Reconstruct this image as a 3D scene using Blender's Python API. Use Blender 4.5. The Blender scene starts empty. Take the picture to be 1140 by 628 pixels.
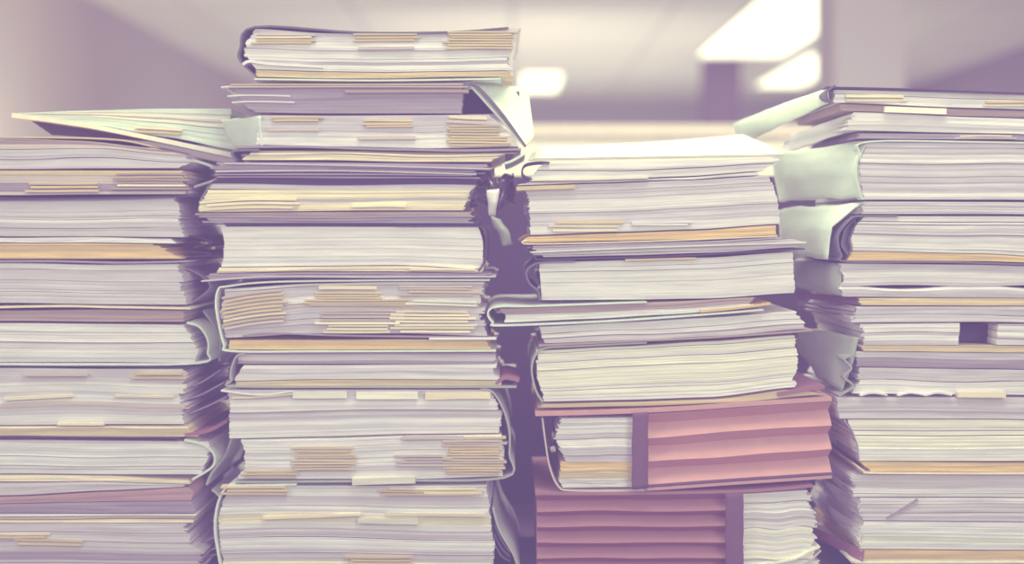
import bpy, math, random
from mathutils import Vector, noise
random.seed(11)
R = random.random
U = random.uniform
SC = bpy.context.scene
COL = SC.collection

# ------------------------------------------------------------------ measures
D = 1.5            # camera to the front faces of the stacks (m); there 1 px = 1 mm
HOR = 250.0        # picture row of the horizon
CAMZ = 1.14
def P(px, py, y=0.0):
    s = (D + y) / D * 0.001
    return Vector(((px - 570.0) * s, y, CAMZ + (HOR - py) * s))

def PB(px, row, y):
    """a point seen at column px but at the height that row has on the front plane"""
    p = P(px, row, y); p.z = P(px, row, 0).z; return p

# ------------------------------------------------------------------ colour
def lin(c):
    return tuple((v / 12.92) if v <= 0.04045 else ((v + 0.055) / 1.055) ** 2.4 for v in c)
PAL = {
    'W': (.90, .89, .90), 'L': (.80, .775, .81), 'C': (.95, .90, .76), 'T': (.84, .75, .53), 'K': (.87, .73, .43),
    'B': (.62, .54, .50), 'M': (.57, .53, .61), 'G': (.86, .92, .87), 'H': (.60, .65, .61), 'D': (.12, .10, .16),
    'P': (.81, .57, .55), 'R': (.57, .36, .36), 'N': (.31, .20, .26), 'X': (.52, .31, .36), 'Q': (.68, .53, .50), 'E': (.30, .32, .35), 'S': (.80, .74, .71),
    'Y': (.95, .94, .88),
}
def colour(key, var=0.0):
    v = 1 + U(-var, var)
    return tuple(min(1, x) for x in lin(tuple(min(1, c * v) for c in PAL[key]))) + (1.0,)
def mix(spec):
    out = []
    for w in spec.split():
        out += [w[0]] * int(w[1:] or 1)
    return out

def node_mat(name, rough=.85, spec=.25, streak=.10, bump=.0, scale=(18, 18, 260), trans=0.0, coat=0.0):
    m = bpy.data.materials.new(name); m.use_nodes = True
    nt = m.node_tree; b = nt.nodes['Principled BSDF']
    at = nt.nodes.new('ShaderNodeAttribute'); at.attribute_name = 'tint'
    tc = nt.nodes.new('ShaderNodeTexCoord')
    mp = nt.nodes.new('ShaderNodeMapping'); mp.inputs['Scale'].default_value = scale
    nz = nt.nodes.new('ShaderNodeTexNoise'); nz.inputs['Scale'].default_value = 1.0; nz.inputs['Detail'].default_value = 4
    mr = nt.nodes.new('ShaderNodeMapRange')
    mr.inputs['From Min'].default_value = .3; mr.inputs['From Max'].default_value = .7
    mr.inputs['To Min'].default_value = 1 - streak; mr.inputs['To Max'].default_value = 1 + streak * .6
    mx = nt.nodes.new('ShaderNodeMix'); mx.data_type = 'RGBA'; mx.blend_type = 'MULTIPLY'; mx.inputs['Factor'].default_value = 1
    nt.links.new(tc.outputs['Object'], mp.inputs['Vector']); nt.links.new(mp.outputs['Vector'], nz.inputs['Vector'])
    nt.links.new(nz.outputs['Fac'], mr.inputs['Value'])
    nt.links.new(at.outputs['Color'], mx.inputs['A']); nt.links.new(mr.outputs['Result'], mx.inputs['B'])
    nt.links.new(mx.outputs['Result'], b.inputs['Base Color'])
    b.inputs['Roughness'].default_value = rough; b.inputs['Specular IOR Level'].default_value = spec
    b.inputs['Coat Weight'].default_value = coat
    if bump:
        bp = nt.nodes.new('ShaderNodeBump'); bp.inputs['Strength'].default_value = bump; bp.inputs['Distance'].default_value = .002
        nt.links.new(nz.outputs['Fac'], bp.inputs['Height']); nt.links.new(bp.outputs['Normal'], b.inputs['Normal'])
    return m
M_PAPER = node_mat('paper_edges', .9, .15, .13)
M_CARD = node_mat('card_cover', .75, .25, .09, .15, (60, 12, 60))
M_WHITE = node_mat('plain_paper', .9, .15, .03, 0, (8, 8, 8))
M_PLASTIC = node_mat('glossy_plastic', .22, .6, .15, .3, (45, 30, 45), coat=.5)
M_CLOTH = node_mat('wallet_board', .8, .2, .07, .12, (50, 50, 50))
M_ROOM = node_mat('painted_surface', .9, .1, .04, 0, (1.2, 1.2, 1.2))

# ------------------------------------------------------------------ things
ORD = ['topmost', 'second', 'third', 'fourth', 'fifth', 'sixth', 'seventh', 'eighth', 'ninth', 'tenth', 'eleventh', 'twelfth',
       'thirteenth', 'fourteenth', 'fifteenth', 'sixteenth', 'seventeenth', 'eighteenth']
STACKS = {1: 'leftmost stack', 2: 'second stack', 3: 'third stack', 4: 'rightmost stack'}
FILES = {1: [], 2: [], 3: [], 4: []}

class Thing:
    """An Empty at the base of a thing; parts are built in place and parented to it."""
    def __init__(self, name, label, cat, base, group=None):
        self.o = bpy.data.objects.new(name, None); COL.objects.link(self.o)
        self.o.empty_display_size = .02
        self.o.location = base; self.base = Vector(base)
        self.o['label'] = label; self.o['category'] = cat
        if group: self.o['group'] = group
    def mesh(self, name, vs, fs, cols, mat, parent=None, smooth=False, label=None):
        me = bpy.data.meshes.new(name)
        me.from_pydata([tuple(Vector(v) - self.base) for v in vs], [], fs)
        a = me.attributes.new('tint', 'FLOAT_COLOR', 'FACE')
        if isinstance(cols, tuple): cols = [cols] * len(fs)
        a.data.foreach_set('color', [x for c in cols for x in c])
        me.materials.append(mat)
        if smooth: me.polygons.foreach_set('use_smooth', [True] * len(fs))
        me.validate(); me.update()
        o = bpy.data.objects.new(name, me); COL.objects.link(o)
        o.parent = parent or self.o
        if label: o['label'] = label
        return o

def F(stack, desc, x0, x1, bottom, name='document_file', cat='file', y=0.12):
    """a file of a stack, called from the top of the stack downwards"""
    T = Thing(name, desc, cat, P((x0 + x1) / 2, bottom, y), 'files in the ' + STACKS[stack])
    FILES[stack].append((T.o, desc))
    return T
def label_files():
    """which file of which stack, counted from its nearer end"""
    for s, fl in FILES.items():
        n = len(fl)
        for k, (o, desc) in enumerate(fl):
            where = STACKS[s]
            if k == 0: o['label'] = '%s, topmost on %s' % (desc, where)
            elif k == n - 1: o['label'] = '%s, bottommost of %s' % (desc, where)
            elif k < (n + 1) // 2: o['label'] = '%s, %s from top of %s' % (desc, ORD[k], where)
            else: o['label'] = '%s, %s from bottom of %s' % (desc, ORD[n - 1 - k], where)

def samp(lst, u):
    if not isinstance(lst, (list, tuple)): return float(lst)
    if len(lst) == 1: return float(lst[0])
    x = max(0, min(1, u)) * (len(lst) - 1); i = min(int(x), len(lst) - 2); f = x - i
    f = f * f * (3 - 2 * f) * .5 + f * .5
    return lst[i] * (1 - f) + lst[i + 1] * f
def mean(l): return sum(l) / len(l) if isinstance(l, (list, tuple)) else float(l)

def block(T, xl, xr, top, bot, spec='W6 L3 C1', yf=0.0, dep=.23, jit=.0009, jl=1.6, jr=1.6, gap=.28, wave=.8, pitch=1.7, name='pages', skew=3.0,
          group=(2, 6), nF=30, parent=None, gapdeep=.007, mat=None, sheetvar=.045, groupvar=.05):
    """a stack of sheets as one connected mesh; xl/xr: left/right edge from bottom to top; top/bot: edges from left to right (px)"""
    h = mean(bot) - mean(top)
    n = max(2, int(round(h / pitch)))
    keys = mix(spec)
    groups = []; left = n
    while left > 0:
        g = min(left, random.randint(*group)); groups.append(g); left -= g
    rows = []; cols = []                 # row: (t, dy, dl, dr, dlb, drb, inset(u)|None, wave params)
    k = 0
    for gi, g in enumerate(groups):
        key = random.choice(keys)
        gv = 1 + U(-groupvar, groupvar)
        dy, dl, dr, dlb, drb = U(-1, 1) * jit, U(-1, 1) * jl, U(-1, 1) * jr, U(-1, 1) * skew, U(-1, 1) * skew
        if gi and R() < gap:
            a, b = sorted((U(-.3, .9), U(.1, 1.3))); b = max(b, a + .25)
            t = k / n; dt = U(.25, .6) / n
            for tt in (t + .02 / n, t + dt):
                rows.append((tt, dy, dl, dr, dlb, drb, (a, b)))
                cols.append(colour('M' if key != 'K' else 'B', .1))
            k0 = t + dt
        else: k0 = k / n
        for s in range(g):
            c = list(colour(key, sheetvar)); c = tuple(min(1, x * gv) for x in c[:3]) + (1,)
            sy, sl, sr = U(-.4, .4) * jit, U(-.5, .5) * jl, U(-.5, .5) * jr
            t0 = k0 if s == 0 else k / n
            for tt in (t0, (k + 1) / n):
                rows.append((tt, dy + sy, dl + sl, dr + sr, dlb, drb, None)); cols.append(c)
            k += 1
    ph = U(0, 6); fr = U(.6, 1.7)
    vs = []; fs = []; fc = []
    W = 2 * (nF + 1)
    rr = 0
    nseed = U(0, 100)
    for (t, dy, dl, dr, dlb, drb, ins) in rows:
        L = samp(xl, t) + dl; Rr = samp(xr, t) + dr
        env = 4 * t * (1 - t) * wave
        ring = []
        for back in (0, 1):
            for i in (range(nF + 1) if not back else range(nF, -1, -1)):
                u = i / nF
                x = (L + dlb * back) * (1 - u) + (Rr + drb * back) * u
                z = samp(bot, u) * (1 - t) + samp(top, u) * t + env * math.sin(6.283 * fr * u + ph)
                y = yf + dy + .0008 * noise.noise(Vector((u * 5, t * 3, nseed)))
                if ins and not back:
                    w = min(1, max(0, (u - ins[0]) / .06)) * min(1, max(0, (ins[1] - u) / .06))
                    y += gapdeep * w
                p = P(x, z, yf)
                p.y = y if not back else yf + dep + dy
                ring.append(p)
        vs += ring
    for r in range(len(rows) - 1):
        c = cols[r + 1] if rows[r + 1][6] is None else cols[r + 1]
        for i in range(W):
            j = (i + 1) % W
            fs.append((r * W + i, r * W + j, (r + 1) * W + j, (r + 1) * W + i)); fc.append(c)
    top0 = (len(rows) - 1) * W
    for i in range(nF):
        fs.append((i + 1, i, W - 1 - i, W - 2 - i)); fc.append(cols[0])
        fs.append((top0 + i, top0 + i + 1, top0 + W - 2 - i, top0 + W - 1 - i)); fc.append(cols[-1])
    T.pages = T.mesh(name, vs, fs, fc, mat or M_PAPER, parent)
    return T.pages

def curve(pts, m=5):
    out = []
    n = len(pts)
    for i in range(n - 1):
        p0 = pts[max(0, i - 1)]; p1 = pts[i]; p2 = pts[i + 1]; p3 = pts[min(n - 1, i + 2)]
        for k in range(m):
            t = k / m
            out.append(tuple(.5 * (2 * p1[q] + (p2[q] - p0[q]) * t + (2 * p0[q] - 5 * p1[q] + 4 * p2[q] - p3[q]) * t * t
                                   + (3 * p1[q] - p0[q] - 3 * p2[q] + p3[q]) * t ** 3) for q in (0, 1)))
    out.append(pts[-1])
    return out

def sheet(T, pts, key, yf=-.003, dep=.235, th=1.3, name='cover', m=5, sag=0.0, dx=0.0, dy_back=0.0, nD=4, mat=None, parent=None, var=.04, label=None, wob=.25, smooth=None):
    """a thin card or paper sheet: its front edge follows pts (px), extruded back"""
    c = curve(pts, m) if m > 1 else list(pts)
    n = len(c)
    nor = []
    for i in range(n):
        a = c[max(0, i - 1)]; b = c[min(n - 1, i + 1)]
        tx, ty = b[0] - a[0], b[1] - a[1]; l = math.hypot(tx, ty) or 1
        nor.append((-ty / l, tx / l))
    s0 = U(0, 99)
    vs = []
    for k in range(nD + 1):
        v = k / nD
        for side in (1, -1):
            for i in range(n):
                w = wob * noise.noise(Vector((i * .3, v * 3, s0)))
                x = c[i][0] + nor[i][0] * th * .5 * side + dx * v
                z = c[i][1] + nor[i][1] * th * .5 * side + dy_back * v + sag * v * (1 - v) * 4 + w
                p = P(x, z, yf); p.y = yf + dep * v
                vs.append(p)
    N = 2 * n; fs = []
    for k in range(nD):
        a = k * N; b = a + N
        for i in range(n - 1):
            fs.append((a + i, b + i, b + i + 1, a + i + 1))
            fs.append((a + n + i + 1, b + n + i + 1, b + n + i, a + n + i))
        fs.append((a, a + n, b + n, b)); fs.append((a + n - 1, b + n - 1, b + N - 1, a + N - 1))
    for i in range(n - 1):
        fs.append((i, i + 1, n + i + 1, n + i))
        e = nD * N
        fs.append((e + i + 1, e + i, e + n + i, e + n + i + 1))
    return T.mesh(name, vs, fs, colour(key, var), mat or M_CARD, parent, label=label)

def tabs(T, x0, x1, y0, y1, n, key='T', yf=-.0035, jx=5, tilt=0.0, fill=.62, name='index_tab', bow=0.0, parent=None):
    """n separate index tabs one above the other, each a strip of card standing out from the sheets"""
    for i in range(n):
        p = (y1 - y0) / n
        yc = y0 + p * (i + .5) + U(-.12, .12) * p
        a = x0 + U(-jx, jx); b = x1 + U(-jx, jx)
        k = key if R() < .75 else random.choice('TCS')
        sheet(T, [(a, yc + tilt * .5 + U(-.4, .4)), ((a + b) / 2, yc - bow + U(-.3, .3)), (b, yc - tilt * .5 + U(-.4, .4))], k,
              yf + U(-.0008, .0008), .014, max(1.0, min(p * fill, 8)), name, m=3, nD=1, mat=M_PAPER, var=.08, parent=parent or T.pages)

def patch(T, fn, key, name, nu=16, nv=10, th=.0012, mat=None, parent=None, crumple=0.0, cs=40, smooth=True, label=None, tint=None):
    """thin closed sheet over a surface fn(u, v) -> point"""
    s0 = U(0, 50)
    g = [[fn(i / nu, j / nv) for i in range(nu + 1)] for j in range(nv + 1)]
    for j in range(nv + 1):
        for i in range(nu + 1):
            p = g[j][i]
            if crumple:
                q = p * cs
                g[j][i] = p + Vector((noise.noise(q + Vector((s0, 0, 0))), noise.noise(q + Vector((0, s0, 7))), noise.noise(q + Vector((3, 0, s0))))) * crumple
    vs = []
    for side in (0, 1):
        for j in range(nv + 1):
            for i in range(nu + 1):
                a = g[j][min(nu, i + 1)] - g[j][max(0, i - 1)]; b = g[min(nv, j + 1)][i] - g[max(0, j - 1)][i]
                nn = a.cross(b); nn = nn.normalized() if nn.length > 1e-12 else Vector((0, 0, 1))
                vs.append(g[j][i] + nn * th * (.5 - side))
    S = (nu + 1) * (nv + 1); fs = []
    for j in range(nv):
        for i in range(nu):
            a = j * (nu + 1) + i; b = a + 1; c = b + nu + 1; d = a + nu + 1
            fs.append((a, b, c, d)); fs.append((S + d, S + c, S + b, S + a))
    def rim(l):
        for a, b in zip(l, l[1:]): fs.append((b, a, S + a, S + b))
    rim([i for i in range(nu + 1)]); rim([j * (nu + 1) + nu for j in range(nv + 1)])
    rim([nv * (nu + 1) + i for i in range(nu, -1, -1)]); rim([j * (nu + 1) for j in range(nv, -1, -1)])
    return T.mesh(name, vs, fs, colour(key, .03), mat or M_CARD, parent, smooth=smooth, label=label)

def quad(a, b, c, d, bulge=(0, 0, 0)):
    """bilinear surface a-b (v=0) to d-c (v=1), bulging in the middle"""
    bl = Vector(bulge)
    def fn(u, v):
        return a * (1 - u) * (1 - v) + b * u * (1 - v) + c * u * v + d * (1 - u) * v + bl * (4 * u * (1 - u) * 4 * v * (1 - v)) ** .8
    return fn

def bx(vs, fs, lo, hi):
    k = len(vs)
    for z in (lo[2], hi[2]):
        vs += [(lo[0], lo[1], z), (hi[0], lo[1], z), (hi[0], hi[1], z), (lo[0], hi[1], z)]
    fs += [tuple(k + i for i in f) for f in ((3, 2, 1, 0), (4, 5, 6, 7), (0, 1, 5, 4), (1, 2, 6, 5), (2, 3, 7, 6), (3, 0, 4, 7))]

# ------------------------------------------------------------------ leftmost stack (front faces 3 cm further back)
Z1 = .03; XL = -70
T = F(1, 'pale green folder fanned open with its tip hanging free', 15, 262, 168, y=.17)
block(T, [22, 20], [264, 256], [126, 123, 121, 121], [128, 139, 152, 167], 'G6 Y3 C1', .07, .19, jl=2, jit=.001, wave=.5, name='pages', group=(1, 3), gap=.6)
sheet(T, [(13, 128), (80, 137), (150, 150), (264, 174)], 'Y', .066, .2, 5, 'cover')
patch(T, quad(P(34, 134, .1), P(185, 157.5, .1), P(182, 158.5, .1), P(58, 150.5, .1)), 'D', 'wedge_shade', label='dark sheet painting shade under the folder')  # dark sheet stands in for the shadow beneath the wedge
tabs(T, 150, 203, 141, 149, 2, 'C', .066, 3, -3)

T = F(1, 'loose brownish lilac papers with a rounded right end', XL, 210, 188)
block(T, XL, [197, 211, 207, 172], [154, 154, 157, 165], [188, 188, 187, 187], 'L3 S3 T1 M2 B1', Z1, jr=2.5, wave=1.5, gap=.6)
sheet(T, [(XL, 152.5), (60, 153), (130, 155.5), (165, 162)], 'T', Z1 - .002, .2, 1.6, 'loose_sheet')
sheet(T, [(214, 178), (236, 186), (245, 197), (216, 208)], 'G', .06, .18, 2, 'cover_flap', label='pale green cover flap')

T = F(1, 'grey-brown sheaf with a block of dull tan tabs', XL, 205, 217)
block(T, XL, [206, 202, 207], 190, [217, 217, 216, 216], 'T2 L3 M2 S2 B1', Z1, jr=3, gap=.6)
tabs(T, 128, 205, 192, 212, 6, 'B', Z1 - .0035); tabs(T, 30, 105, 203, 214, 3, 'T', Z1 - .0035)

T = F(1, 'lilac paper block under a dark cover line', XL, 203, 262)
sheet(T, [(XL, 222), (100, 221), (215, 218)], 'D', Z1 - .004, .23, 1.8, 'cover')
block(T, XL, [204, 199, 196], [224, 223, 222, 220], [262, 263, 263, 264], 'L6 W3', Z1, jr=2.5)
sheet(T, [(202, 261), (222, 265), (236, 270), (216, 275)], 'D', .05, .19, 1.4, 'cover_flap')

T = F(1, 'few crumpled cream sheets', XL, 190, 269, 'paper_sheaf', 'papers')
block(T, XL, [196, 188], [264, 265, 264, 266], [269, 270, 270, 271], 'C2 W2 T1', Z1, jit=.003, jr=5, wave=2, gap=.8)

T = F(1, 'thick kraft orange folder', XL, 205, 289, 'kraft_folder', 'folder')
block(T, XL, [200, 184, 173], [271, 271, 271, 272], [288, 288, 288, 288], 'K6 T1', Z1, jr=4, gap=.1, name='kraft_cover')
sheet(T, [(206, 280), (236, 283), (206, 287)], 'D', Z1 + .02, .2, 1.2, 'cover_flap')

T = F(1, 'lilac white paper bundle below the thick kraft folder', XL, 205, 339)
sheet(T, [(XL, 291), (60, 291), (140, 292.5), (210, 291)], 'M', Z1 - .004, .23, 1.8, 'cover')
block(T, XL, [206, 203, 199], [293, 293, 295, 294], [337, 337, 338.6, 339], 'L6 W4', Z1, jr=2.5)
sheet(T, [(200, 296), (222, 306), (234, 320), (212, 338)], 'M', .06, .18, 1.4, 'cover_flap')

T = F(1, 'brown-edged folder topped by a thin cream sheet', XL, 210, 357)
sheet(T, [(XL, 344), (50, 341), (130, 342), (212, 343.5)], 'C', Z1 - .004, .23, 2, 'loose_sheet')
block(T, XL, [206, 205], [346, 346, 345, 346], [357, 357, 358, 358], 'B4 S2 R1', Z1, jr=2)

T = F(1, 'white paper block in a pale green wrap-around cover', XL, 232, 407)
block(T, XL, [216, 219, 212, 202], [360, 360, 361, 362], [403, 403, 403, 404], 'W6 L3', Z1, jr=2)
sheet(T, [(208, 359.6), (222, 364), (231, 378), (231, 392), (222, 404), (100, 406), (XL, 405)], 'G', Z1 - .003, .235, 2.2, 'cover')
sheet(T, [(226, 346), (234, 357), (244, 378), (244, 402)], 'G', Z1 + .05, .18, 2, 'cover_flap')

T = F(1, 'lilac bundle with a few scattered tan tabs', XL, 206, 472)
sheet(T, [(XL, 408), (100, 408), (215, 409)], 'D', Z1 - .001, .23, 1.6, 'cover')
block(T, XL, [208, 203, 206], [410, 410, 411, 411], [473, 473, 472, 472], 'L6 W3 S1', Z1, jr=4, wave=2)
tabs(T, 146, 206, 414, 423, 2, 'T', Z1 - .0035); tabs(T, 28, 95, 414, 419, 1, 'S', Z1 - .0035)
tabs(T, 5, 82, 440, 445, 1, 'C', Z1 - .0035, 3, 4); tabs(T, 130, 196, 440, 444, 1, 'C', Z1 - .0035, 3, -1); tabs(T, 60, 120, 470, 474, 1, 'C', Z1 - .0035)
for (a, b, c) in ((432, 420, 2), (446, 434, 6), (462, 450, 9)):
    sheet(T, [(204, a), (225, a - 7), (243 + c, b - 8)], 'M', Z1 + .02, .2, 1.3, 'loose_sheet', dy_back=-4)

T = F(1, 'tan and cream layered folder with a red corner', XL, 235, 486)
block(T, XL, [222, 208], 475, [485, 485, 486, 486], 'C4 T3', Z1, jr=3)
sheet(T, [(206, 484), (232, 480), (252, 469)], 'X', Z1 - .002, .2, 3, 'red_corner', label='red corner')
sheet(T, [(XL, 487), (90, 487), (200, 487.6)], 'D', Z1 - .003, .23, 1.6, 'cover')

T = F(1, 'white paper block in a curled green cover', XL, 235, 528)
block(T, XL, [223, 233, 231], [490, 490, 491, 492], [528, 527, 528, 528], 'W7 L2', Z1, jr=2)
sheet(T, [(205, 490.3), (226, 495.5), (238, 506), (236, 520), (214, 534)], 'G', Z1 - .003, .235, 2.2, 'cover')
sheet(T, [(258, 488), (250, 508), (236, 526), (230, 540)], 'G', Z1 + .04, .19, 2.2, 'cover_flap')

T = F(1, 'thin tan and cream sheets below the curled green cover', XL, 215, 537, 'paper_sheaf', 'papers')
block(T, XL, [214, 210], [530, 529, 530, 535], [536, 536, 536, 539], 'C3 T3', Z1, jr=3, gap=.7)

T = F(1, 'lilac wedge of papers', XL, 208, 550, 'paper_sheaf', 'papers')
block(T, XL, [206, 206], [538, 538, 537, 540], [553, 551, 546, 542], 'L5 M2', Z1, jr=2)

T = F(1, 'reddish brown folder with a dark lower edge', XL, 214, 571)
block(T, XL, [212, 216, 210], [555, 553, 548, 543], [562, 560, 558, 557], 'Q3 B1', Z1, jr=1, gap=.1, name='red_cover')
block(T, XL, [216, 212], [563, 561, 559, 558], 571, 'M4 B1 L1', Z1, jr=2)
sheet(T, [(236, 545), (246, 556), (240, 572), (238, 582)], 'G', Z1 + .03, .18, 2.2, 'cover_flap', label='pale green flap')

T = F(1, 'tan and white layered papers under the reddish brown folder', XL, 215, 582, 'paper_sheaf', 'papers')
block(T, XL, [214, 216], 572.5, 582, 'T3 C2 W2', Z1, jr=3, gap=.7)

T = F(1, 'lilac paper bundle with overlapping tan tabs', XL, 220, 640)
block(T, XL, [226, 222, 212, 207], [583, 583, 583, 583], 632.5, 'L6 M3 W1', Z1, jr=5, wave=1.5, gap=.6)
tabs(T, -20, 54, 593, 600, 2, 'T', Z1 - .0035); tabs(T, 18, 90, 600, 608, 2, 'T', Z1 - .0035, 3, -2)
for (a, b) in ((608, 596), (620, 609), (626, 616)):
    sheet(T, [(214, a), (230, a - 6), (246, b)], 'M', Z1 + .03, .18, 1.3, 'loose_sheet')
# ------------------------------------------------------------------ second stack
T = F(2, 'tabbed white file with a dark spine and ragged right end', 266, 580, 89)
block(T, [284, 273, 273, 285], [573, 566, 571, 571, 581], [32, 37, 38, 37, 31], [77, 79, 80, 79, 78], 'W6 L4', jr=3, wave=.6)
block(T, [286, 284], [572, 566], [78, 80, 81, 80, 79], [85, 87, 87, 85, 85], 'T5 K2 C1', jr=2, name='tan_sheets')
sheet(T, [(566, 31), (500, 35.5), (400, 36), (284, 29.5), (267, 54), (267, 68), (285, 85)], 'E', -.003, .235, 1.8, 'cover', label='dark grey cover')
sheet(T, [(283, 88), (420, 89.5), (558, 87.5)], 'G', -.004, .235, 1.8, 'bottom_cover', label='pale green bottom cover')
sheet(T, [(270, 72), (278, 68), (300, 71), (360, 74)], 'W', -.004, .2, 3, 'loose_sheet')
tabs(T, 284, 350, 37, 49, 4); tabs(T, 396, 463, 37, 46, 3); tabs(T, 396, 460, 51, 56, 1, 'C'); tabs(T, 497, 574, 34, 55, 7)

T = F(2, 'lilac grey bundle with a pale green flap folded down', 250, 584, 127)
block(T, [286, 266, 252], [512, 516, 514], [95, 94, 93, 92], [125, 126, 126, 126], 'L5 W1 M5', jl=4, wave=.8)  # grey sheets in the mix paint the shade lying on this bundle
tabs(T, 252, 520, 93, 98, 2, 'T'); tabs(T, 380, 520, 99, 104, 1, 'B')
for (x, y) in ((246, 97), (253, 107), (258, 114)):
    sheet(T, [(x, y), (x + 25, y - 1), (x + 70, y)], 'W', -.001, .2, 1.6, 'loose_sheet', dx=-6)
patch(T, quad(P(522, 94, 0), P(585, 164, -.002), P(594, 152, .08), P(587, 97, .08), (.003, 0, .001)), 'G', 'cover_flap', th=.0018, label='pale green flap')
sheet(T, [(516, 93.2), (530, 95), (557, 124), (585, 163)], 'E', -.004, .01, 2.6, 'flap_edge', label='dark flap edge')
patch(T, quad(P(508, 99, .04), P(578, 102, .06), P(578, 127, .06), P(508, 127, .04)), 'D', 'flap_shade', label='dark sheet painting shade under the folder')  # dark sheet paints the shaded gap beside the pages

T = F(2, 'white file with three columns of tan tabs', 250, 582, 167)
block(T, [286, 288, 290], [576, 571, 558, 544], [128.5, 129, 128.5, 128], [161, 163, 165, 163], 'W5 L4', jr=1, wave=.8)
tabs(T, 304, 356, 129, 136, 2); tabs(T, 294, 352, 142, 147, 1, 'S'); tabs(T, 403, 463, 133, 142, 3); tabs(T, 398, 460, 150, 156, 1, 'S')
tabs(T, 498, 544, 128.5, 138, 2, 'C', tilt=-2, jx=2); tabs(T, 500, 556, 139, 151, 4, jx=3); tabs(T, 500, 567, 151, 163, 4, jx=3)
patch(T, quad(P(246, 134, .05), P(290, 129.5, -.002), P(292, 164, -.002), P(262, 166, .05), (0, -.004, 0)), 'G', 'cover_flap', th=.0015, crumple=.002, label='pale green flap')
sheet(T, [(262, 164), (330, 163), (430, 166), (520, 167.5), (580, 166)], 'M', -.004, .235, 2.4, 'bottom_cover')

T = F(2, 'thin sheaf of tan cream sheets with grey clip', 258, 575, 180, 'paper_sheaf', 'papers')
block(T, [270, 280], [545, 572], [168, 168, 170, 170], [178, 178, 180, 180], 'T4 C4 L1 M1', jit=.002, jr=6, gap=.6)
sheet(T, [(288, 166.8), (262, 167.6), (258, 172), (262, 179)], 'E', -.006, .05, 2.4, 'clip', label='grey clip')
sheet(T, [(562, 182), (572, 178), (584, 171)], 'G', -.002, .15, 2.6, 'cover_flap')

T = F(2, 'dark grey plastic folders layered under the tan sheaf', 235, 545, 195, 'plastic_folder', 'folder')
block(T, [236, 246], [530, 548], [181, 181, 182, 183], [195, 195, 195, 196], 'M4 D3 L1 E2', jit=.003, jl=6, jr=8, gap=.8, name='folder_sheets', group=(1, 2))
sheet(T, [(250, 182), (380, 184), (545, 188)], 'L', -.005, .2, 1.4, 'folder_edge'); sheet(T, [(240, 191), (380, 190), (530, 194)], 'L', -.005, .2, 1.4, 'folder_edge')

T = F(2, 'purple grey file with a crumpled dark plastic sleeve', 222, 570, 236)
block(T, [232, 242], [528, 534], [196.5, 196.5, 197, 197.5], [210, 211, 211, 211], 'M6 L1 D1', jl=2, name='dark_pages')
block(T, [222, 226, 232], [519, 522, 528], 211.5, [236, 235, 234, 234], 'L4 C2 W2', jl=2, jr=3)
tabs(T, 225, 330, 222, 234, 3, 'C', tilt=3, bow=2); tabs(T, 390, 450, 226, 232, 1, 'Y')
sheet(T, [(243, 198), (234, 206), (224, 222), (221, 236)], 'E', 0.0, .22, 2, 'spine')
patch(T, quad(P(530, 206, -.004), P(552, 206, .06), P(560, 224, .07), P(520, 230, -.003), (.004, -.012, 0)), 'D', 'plastic_sleeve', 18, 14, mat=M_PLASTIC, crumple=.009, cs=60, label='crumpled dark plastic sleeve')
patch(T, quad(P(553, 196, .0), P(568, 196, .04), P(574, 226, .05), P(556, 230, .01), (.0, -.012, 0)), 'D', 'plastic_sleeve', 18, 14, mat=M_PLASTIC, crumple=.008, cs=70)
patch(T, quad(P(542, 212, -.008), P(556, 210, -.006), P(552, 240, -.004), P(544, 239, -.006), (.002, -.004, 0)), 'W', 'plastic_glint', 8, 8, mat=M_PLASTIC, crumple=.002, cs=80, label='white patch painting a plastic glint')  # highlights on the plastic, painted as pale patches
patch(T, quad(P(545, 241, .01), P(558, 244, .01), P(570, 270, .02), P(560, 274, .02), (.003, -.006, 0)), 'H', 'plastic_glint', 8, 8, mat=M_PLASTIC, crumple=.003, cs=80)

T = F(2, 'flat grey folder of thin purple layers', 222, 535, 249)
block(T, [232, 220], [524, 530], [237.5, 236.5, 236, 236], [248, 248, 248, 249], 'M5 L3 S1 B1', jl=5, jr=5, gap=.8, group=(1, 3))
sheet(T, [(222, 249.5), (300, 249), (420, 248.8), (534, 249)], 'D', -.004, .23, 1.1, 'bottom_cover')

T = F(2, 'clean thick white ream in a dark cover', 245, 541, 305)
block(T, [247, 249, 249, 246], [537, 538, 537, 533], [252.5, 252.5, 252.8, 252.8], [297, 296, 295, 299], 'W9 L1', jit=.0005, jl=.6, jr=.6, wave=.3, gap=.08, sheetvar=.04, groupvar=.03)
sheet(T, [(440, 251.2), (526, 251.4), (538, 253.6), (541, 262), (540, 288), (533, 302)], 'D', -.003, .23, 1.8, 'cover', label='dark wrap cover')
block(T, [240, 244], [534, 536], [298, 297, 296, 300], [304, 302, 302, 304], 'C2 W2 M1', jit=.002, gap=.6, name='loose_sheet', jl=3)
tabs(T, 455, 530, 298, 302, 1, 'Y')

T = F(2, 'thin grey folder jutting out at both ends', 222, 550, 313)
block(T, [236, 228], [540, 546], [305, 303.5, 303.5, 305], [311.5, 309.6, 309.6, 309.6], 'M4 L2 C1', jl=5, jr=5, gap=.6, group=(1, 2))
sheet(T, [(224, 313), (300, 308), (420, 308.5), (552, 308)], 'L', -.006, .235, 1.4, 'cover')

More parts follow.
